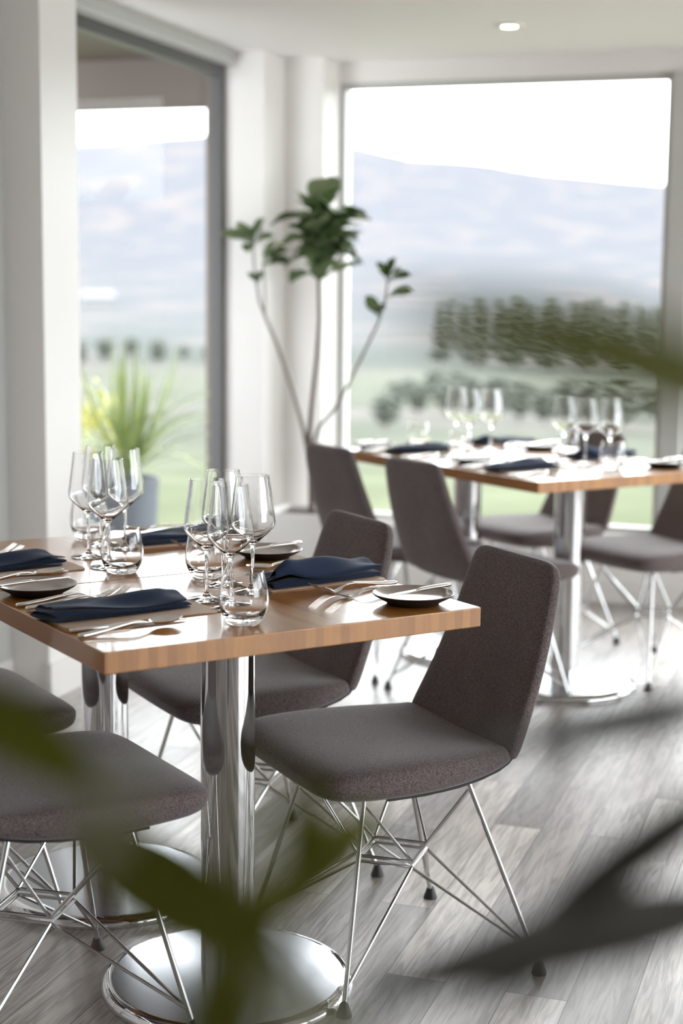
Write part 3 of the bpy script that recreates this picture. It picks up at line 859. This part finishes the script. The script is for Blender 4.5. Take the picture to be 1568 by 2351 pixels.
# potted fig in the corner
fig = empty('potted_fig_tree', rm(6.12, -2.20, 0))
tag(fig, 'tall leafy fig with bare pale stems in a white planter in the far corner', 'potted plant')
def fl(l, m, z):   # fig local coordinates from room ones
    return rm(l, m, z) - rm(6.12, -2.20, 0)
b = MB()
pr = 0.155
def sq(r, z, n=8, rad=0.03):
    pts = []
    for cx, cy, a0 in ((1, 1, 0), (-1, 1, 90), (-1, -1, 180), (1, -1, 270)):
        for k in range(5):
            a = math.radians(a0 + 22.5 * k)
            pts.append(MX * (cx * (r - rad) + rad * math.cos(a)) + LX * (cy * (r - rad) + rad * math.sin(a)) + Vector((0, 0, z)))
    return pts
b.rings([sq(pr * 0.93, 0.0), sq(pr * 0.96, 0.20), sq(pr, 0.405), sq(pr - 0.014, 0.405), sq(pr - 0.018, 0.36)], cap1=False)
b.build('planter', M_PLANTER, fig, angle=50)
b = MB(); b.rings([sq(pr - 0.02, 0.34), sq(pr - 0.02, 0.385)]); b.build('soil', M_SOIL, fig)
fork_ = fl(6.15, -2.215, 0.70)
b = MB(); b.tube([fl(6.15, -2.20, 0.36), fl(6.15, -2.205, 0.55), fork_, fl(6.15, -2.203, 0.85), fl(6.15, -2.182, 1.05), fl(6.15, -2.172, 1.20), fl(6.15, -2.178, 1.36), fl(6.15, -2.175, 1.62)], 0.013, 10, r1=0.006)
b.build('trunk', M_BARK, fig)
b = MB(); b.tube([fl(6.15, -2.215, 0.62), fl(6.15, -2.24, 0.74), fl(6.15, -2.29, 0.90), fl(6.15, -2.36, 1.09), fl(6.15, -2.415, 1.21), fl(6.15, -2.44, 1.27), fl(6.15, -2.462, 1.40), fl(6.15, -2.472, 1.52)], 0.0095, 8, r1=0.004)
b.tube([fl(6.15, -2.415, 1.215), fl(6.15, -2.415, 1.30), fl(6.15, -2.425, 1.43)], 0.005, 8, r1=0.003)
b.tube([fl(6.15, -2.205, 0.66), fl(6.15, -2.17, 0.75), fl(6.15, -2.10, 0.83), fl(6.15, -2.06, 0.90), fl(6.15, -1.98, 1.06), fl(6.15, -1.915, 1.19), fl(6.15, -1.885, 1.29), fl(6.15, -1.878, 1.36)], 0.0085, 8, r1=0.004)
b.build('branch', M_BARK_P, fig)
b = MB(); rnd = random.Random(11)
def tuft(center, n, R, size, up_bias=0.4, zspan=0.0, tips=None):
    for i in range(n):
        az = rnd.random() * 2 * PI
        zz = center + Vector((0, 0, (rnd.random() - 0.5) * zspan))
        el = rnd.uniform(-0.35, 1.1)
        d = Vector((math.cos(az) * math.cos(el), math.sin(az) * math.cos(el), math.sin(el)))
        L_ = size * rnd.uniform(0.75, 1.15)
        upv = Vector((-math.cos(az) * math.sin(el), -math.sin(az) * math.sin(el), math.cos(el))) + Vector((rnd.uniform(-.5, .5), rnd.uniform(-.5, .5), rnd.uniform(-.3, .3)))
        st = zz + d * R * 0.25
        b.tube([zz, st + d * 0.012], 0.0022, 5)
        leaf(b, st, st + d * L_, L_ * rnd.uniform(0.58, 0.75), upv, curl=rnd.uniform(0.05, 0.35), wave=0.05, shape='obovate', mi=1 if rnd.random() < 0.35 else 0)
tuft(fl(6.15, -2.165, 1.53), 34, 0.05, 0.175, zspan=0.20)
tuft(fl(6.15, -2.168, 1.42), 24, 0.05, 0.15, zspan=0.14)
# named directions for the smaller tufts (m offset, z offset, l offset)
def spray(c, dirs, size):
    for (dm, dl, dz, s_) in dirs:
        d = (MX * dm + LX * dl + Vector((0, 0, dz))).normalized()
        L_ = size * s_
        upv = (Vector((0, 0, 1)) - d * d.z) + (-LX) * 0.8
        b.tube([c, c + d * 0.02], 0.0022, 5)
        leaf(b, c + d * 0.012, c + d * (L_ + 0.012), L_ * 0.55, upv, curl=0.2, wave=0.04, shape='obovate', mi=1 if rnd.random() < 0.35 else 0)
cL = fl(6.15, -2.472, 1.51)
spray(cL, [(-1, -0.3, 0.35, 1.0), (-0.4, -0.5, 0.7, 0.8), (0.5, -0.3, 0.8, 0.9), (1, 0.1, 0.35, 0.7), (0.1, -0.6, -0.2, 0.8), (-0.3, 0.6, 0.6, .8)], 0.125)
spray(fl(6.15, -2.425, 1.42), [(0.9, -0.4, 0.45, 1.15), (0.6, -0.2, 0.9, 0.9), (0.9, 0.3, 0.15, 0.9)], 0.12)
spray(fl(6.15, -2.448, 1.34), [(-0.4, -0.4, 0.6, 0.6), (0.4, -0.5, 0.7, 0.65), (0.1, 0.4, 0.8, 0.6)], 0.09)
cR = fl(6.15, -1.878, 1.355)
spray(cR, [(1, -0.2, 0.25, 1.0), (0.35, -0.3, 0.95, 1.0), (-0.3, -0.5, 0.75, 0.9), (0.7, -0.5, 0.5, 0.9)], 0.095)
spray(fl(6.15, -1.885, 1.29), [(1, -0.2, 0.22, 1.15)], 0.10)
spray(fl(6.15, -1.91, 1.21), [(-0.5, -0.3, 0.9, 1.1), (-0.8, -0.2, 0.9, 0.9), (0.4, -0.5, 0.5, 0.6), (0.1, 0.4, 0.7, 0.7)], 0.085)
b.build('foliage', [M_FIG, M_FIG_PALE], fig, angle=70)

# ------------------------------------------------------------------ foreground plant, out of focus before the lens
fp = empty('leafy_houseplant', (0.02, 0.62, 0))
tag(fp, 'out-of-focus olive green plant with long leaves closest to the lens', 'potted plant')
O = Vector((0.02, 0.62, 0))
b = MB(); b.lathe([(0.001, 0.0), (0.10, 0.0), (0.115, 0.12), (0.135, 0.30), (0.138, 0.31), (0.128, 0.31), (0.122, 0.27), (0.001, 0.27)], 40); b.build('pot', M_POT_G, fp)
FL = [
    # base, tip, width, up hint
    ((0.222, 0.799, 1.244), (0.066, 0.625, 1.297), 0.024, (0.3, -1, 0.3)),
    ((0.125, 0.420, 1.278), (0.009, 0.363, 1.305), 0.022, (0.3, -1, 0.3)),
    ((0.169, 0.643, 1.138), (0.047, 0.543, 1.144), 0.018, (0.2, -1, 0.4)),
    ((0.190, 0.670, 1.040), (0.004, 0.530, 1.057), 0.029, (0, -1, 0.8)),
    ((0.170, 0.638, 1.105), (0.070, 0.590, 1.053), 0.020, (0, -1, 0.5)),
    ((0.091, 0.430, 1.133), (0.027, 0.396, 1.107), 0.009, (0, -1, 0.4)),
    ((-0.161, 0.605, 1.153), (-0.090, 0.579, 1.116), 0.028, (0.3, -1, 0.6)),
    ((-0.137, 0.770, 1.034), (-0.023, 0.684, 0.998), 0.040, (0.2, -1, 0.6)),
    ((-0.028, 0.413, 1.084), (-0.021, 0.388, 1.194), 0.013, (0, -1, 0.2)),
    ((0.020, 0.675, 1.079), (-0.037, 0.591, 1.053), 0.022, (0, -1, 0.5)),
    ((-0.013, 0.593, 1.069), (-0.010, 0.581, 1.126), 0.018, (0, -1, 0.2)),
    ((-0.069, 0.402, 1.152), (-0.050, 0.387, 1.188), 0.012, (0, -1, 0.3)),
    ((-0.052, 0.546, 1.021), (-0.021, 0.525, 1.093), 0.026, (0, -1, 0.3)),
    ((0.006, 0.433, 1.085), (-0.026, 0.409, 1.125), 0.016, (0, -1, 0.4)),
]
b = MB(); s = MB(); dk = MB(); pl = MB()
hub = Vector((0.0, 0.0, 0.27))
for i, (p, q, wd, up) in enumerate(FL):
    p = Vector(p) - O; q = Vector(q) - O
    leaf(dk if i in (2, 3, 4, 5) else (pl if i in (11, 13) else b), p, q, wd, up, curl=0.06, nseg=12, fold=0.15, shape='oval')
    mid = Vector((p.x * 0.35, p.y * 0.35, 0.68))
    pts = [hub + Vector((p.x * 0.1, p.y * 0.1, 0)), mid, p]
    cur = [(1 - t_) ** 2 * pts[0] + 2 * t_ * (1 - t_) * (pts[1] + Vector((p.x * 0.5, p.y * 0.5, 0.08))) + t_ * t_ * pts[2] for t_ in [k / 8 for k in range(9)]]
    s.tube(cur, 0.003, 6, r1=0.0016)
b.build('foliage', M_FRONT_LEAF, fp, angle=70)
pl.build('glare_foliage', M_GLARE_LEAF, fp, angle=70)['label'] = 'leaves closest to the lens, glare painted into their pale colour'
dk.build('dark_foliage', M_DARK_LEAF, fp, angle=70)['label'] = 'dark brown leaves reaching in from the right'
s.build('stem', M_BARK, fp)

# ------------------------------------------------------------------ outside: porch, terrace plants, valley
def outside(name, mb, mat, label, cat, smooth=False):
    o = mb.build(name, mat, smooth=smooth); o.rotation_euler = (0, 0, ROOM_ANG)
    if label: tag(o, label, cat)
    return o
b = MB()
b.box(-5.9, -3.37, 7.95, 8.10, 2.30, 2.56)
o = outside('porch_beam', b, M_PORCH, 'brown painted beam over the terrace outside the left window', 'beam')
b = MB(); b.box(-3.46, -3.34, 7.93, 8.12, -0.2, 2.56)
outside('porch_post', b, M_PORCH, 'brown porch post outside, beside the dark window frame', 'post')
b = MB(); b.box(-5.9, -2.70, 2.4, 8.3, 2.565, 2.62)
outside('porch_soffit', b, M_PORCH, 'brown underside of the porch roof seen through the left window', 'porch roof')
b = MB(); b.box(-4.5, -4.3, 2.6, 6.7, -0.18, 2.56); struct('wall_light_blocker', b, M_PORCH)  # added wall, out of view, blocks sky light from the corner column
b = MB(); b.box(-6.2, -2.8, 4.0, 8.2, -0.32, -0.18)
struct('ground_terrace', b, plain('terrace_paving', (0.12, 0.125, 0.115), 0.8, noise_amt=0.15, nscale=3))

yu = empty('spiky_potted_palm', rm(8.15, -3.98, -0.18))
yu.location = rm(7.35, -3.66, -0.18)
tag(yu, 'spiky pale green palm in a slate pot on the terrace outside', 'potted plant')
b = MB(); b.lathe([(0.001, 0.0), (0.13, 0.0), (0.15, 0.2), (0.17, 0.52), (0.16, 0.52), (0.15, 0.47), (0.001, 0.47)], 32); b.build('pot', M_POT_G, yu)
b = MB(); rnd = random.Random(5)
for i in range(46):
    az = rnd.random() * 2 * PI; el = rnd.uniform(0.15, 1.45); L_ = rnd.uniform(0.48, 0.80)
    d = Vector((math.cos(az) * math.cos(el), math.sin(az) * math.cos(el), math.sin(el)))
    c0 = Vector((0, 0, 0.52))
    leaf(b, c0 + d * 0.03, c0 + d * L_ , 0.035, Vector((0, 0, 1)) + d * 0.01 + Vector((0.01, 0, 0)), curl=-0.1 if el > 0.9 else 0.25, nseg=7, shape='x')
b.build('foliage', M_YUCCA, yu, angle=70)
b = MB(); rnd = random.Random(8)
for i in range(160):
    p = Vector((rnd.gauss(0, 0.11), rnd.gauss(0, 0.11), abs(rnd.gauss(0.42, 0.13))))
    d = Vector((rnd.uniform(-1, 1), rnd.uniform(-1, 1), rnd.uniform(0, 1))).normalized()
    leaf(b, p, p + d * 0.06, 0.035, (rnd.uniform(-1, 1), rnd.uniform(-1, 1), 1), nseg=4)
yb = empty('yellow_flowering_bush', rm(8.35, -4.36, 0.05)); b.build('blossom', M_YELLOW, yb)
b = MB(); b.lathe([(0.001, -0.23), (0.10, -0.23), (0.12, 0.25), (0.001, 0.25)], 20); b.build('pot', M_POT_G, yb)
tag(yb, 'yellow flowering bush at the left edge of the terrace window view', 'flowering plant')

# valley and hills as one height field around the house
def elev(az):
    # skyline angle of the hills in degrees against azimuth in degrees (0 = camera axis, + right)
    tab = [(-90, 4), (-30, 4.2), (-12, 4.85), (-8, 4.95), (-6.2, 5.3), (-4.5, 5.5), (-2, 5.5), (0, 5.15), (2.4, 4.70), (5.0, 4.62), (7.0, 4.25), (10, 3.85), (12.5, 3.65), (25, 3.2), (90, 3)]
    return interp([(a, e) for a, e in tab], az)[0]
def ground_z(r, az):
    tab = [(0, -0.32), (9, -0.34), (16, -0.55), (28, -1.7), (60, -4.4), (120, -7.5), (300, -10.5), (520, -10), (900, 2), (1500, 45)]
    if r <= 1500: z = interp(tab, r)[0]
    R = 2800
    zt = math.tan(math.radians(elev(az))) * R + CAM_H
    if r > 1500:
        f = min(1, (r - 1500) / (R - 1500)); f = f * f * (3 - 2 * f)
        z = 45 + (zt - 45) * f
        if r > R: z = zt - (r - R) * 0.15
    amp = 0.0 if r < 20 else min(18, (r - 20) * 0.010)
    z += amp * noise.noise(Vector((math.cos(math.radians(az)) * r / 260, math.sin(math.radians(az)) * r / 260, 3.3)))
    return z
azs = [-100 + i * 2 for i in range(35)] + [-30 + i * 0.75 for i in range(80)] + [30 + i * 3 for i in range(24)]
rads = [6.9 * (4200 / 6.9) ** (i / 90) for i in range(91)]
b = MB(); n = len(azs)
vs = [(r * math.sin(math.radians(a)), r * math.cos(math.radians(a)), ground_z(r, a)) for r in rads for a in azs]
fs = [(i * n + j, i * n + j + 1, (i + 1) * n + j + 1, (i + 1) * n + j) for i in range(len(rads) - 1) for j in range(n - 1)]
b.add(vs, fs)
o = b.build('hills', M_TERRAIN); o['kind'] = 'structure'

# trees in the valley
def make_tree(seed, conifer=True):
    rnd = random.Random(seed)
    root = empty('valley_tree', (0, 0, 0))
    b = MB(); b.tube([(0, 0, -0.5), (0, 0, 3)], 0.22, 8, r1=0.15); b.build('trunk', M_BARK, root)
    b = MB()
    for i in range(170 if conifer else 130):
        if conifer:
            h = rnd.random(); z = 1.2 + 8.8 * h; R_ = 2.1 * (1 - h) + 0.15
        else:
            u = rnd.uniform(-1, 1); z = 4.2 + 2.8 * u; R_ = 3.0 * math.sqrt(max(0.02, 1 - u * u))
        az = rnd.random() * 2 * PI; rr = R_ * rnd.uniform(0.2, 0.85)
        c = Vector((math.cos(az) * rr, math.sin(az) * rr, z))
        s_ = rnd.uniform(0.5, 0.95) * (0.8 if conifer else 1.1)
        vs = []
        for (x, y, zz) in ((1, 0, 0), (-1, 0, 0), (0, 1, 0), (0, -1, 0), (0, 0, 1), (0, 0, -1)):
            vs.append(c + Vector((x, y, zz * 0.7)) * s_ * rnd.uniform(0.7, 1.3))
        b.add(vs, [(0, 2, 4), (2, 1, 4), (1, 3, 4), (3, 0, 4), (2, 0, 5), (1, 2, 5), (3, 1, 5), (0, 3, 5)])
    b.build('crown', M_TREE, root, smooth=False)
    return root
tc_, tr_ = make_tree(1, True), make_tree(2, False)
rnd = random.Random(21)
spots = []
for i in range(34):
    spots.append((3.6 + i * 0.33 + rnd.uniform(-.08, .08), 270 + (i * 3 % 4) * 34 + rnd.uniform(-13, 13), rnd.uniform(0.85, 1.15), 0))
for i in range(30):
    spots.append((1.5 + i * 0.45 + rnd.uniform(-.1, .1), 72 + (i * 29 % 61), rnd.uniform(0.24, 0.40), 1))
for i in range(6):
    spots.append((-9.6 + i * 0.95, 230 + (i * 31 % 70), rnd.uniform(0.35, 0.6), 1))
cnt = {0: 0, 1: 0}
for az, r, sc, kd in spots:
    src = tc_ if kd == 0 else tr_
    o = src if cnt[kd] == 0 else copy_tree(src)
    cnt[kd] += 1
    o.location = (r * math.sin(math.radians(az)), r * math.cos(math.radians(az)), ground_z(r, az))
    o.scale = (sc, sc, sc); o.rotation_euler = (0, 0, rnd.random() * 6)
    tag(o, 'dark pointed conifer in the blurred tree belt beyond the windows' if kd == 0 else 'low round tree or shrub on the blurred slope beyond the windows', 'tree',
        'conifers in the valley' if kd == 0 else 'round trees in the valley')

# white farm building on the valley floor seen through the left window
azb, rb = -8.9, 780
fb = empty('farm_building', (rb * math.sin(math.radians(azb)), rb * math.cos(math.radians(azb)), ground_z(rb, azb) - 0.5), 0.3)
tag(fb, 'small white farm building far away, low in the left window', 'building')
b = MB(); b.box(-8, 8, -4, 4, 0, 5); b.build('wall', plain('white_render', (0.16, 0.16, 0.16), 0.8), fb, smooth=False)
b = MB(); b.rings([[(-8.4, -4.6, 5), (-8.4, 4.6, 5), (-8.4, 0, 8)], [(8.4, -4.6, 5), (8.4, 4.6, 5), (8.4, 0, 8)]]); b.build('roof', plain('pale_roof', (0.15, 0.15, 0.155), 0.7), fb, smooth=False)
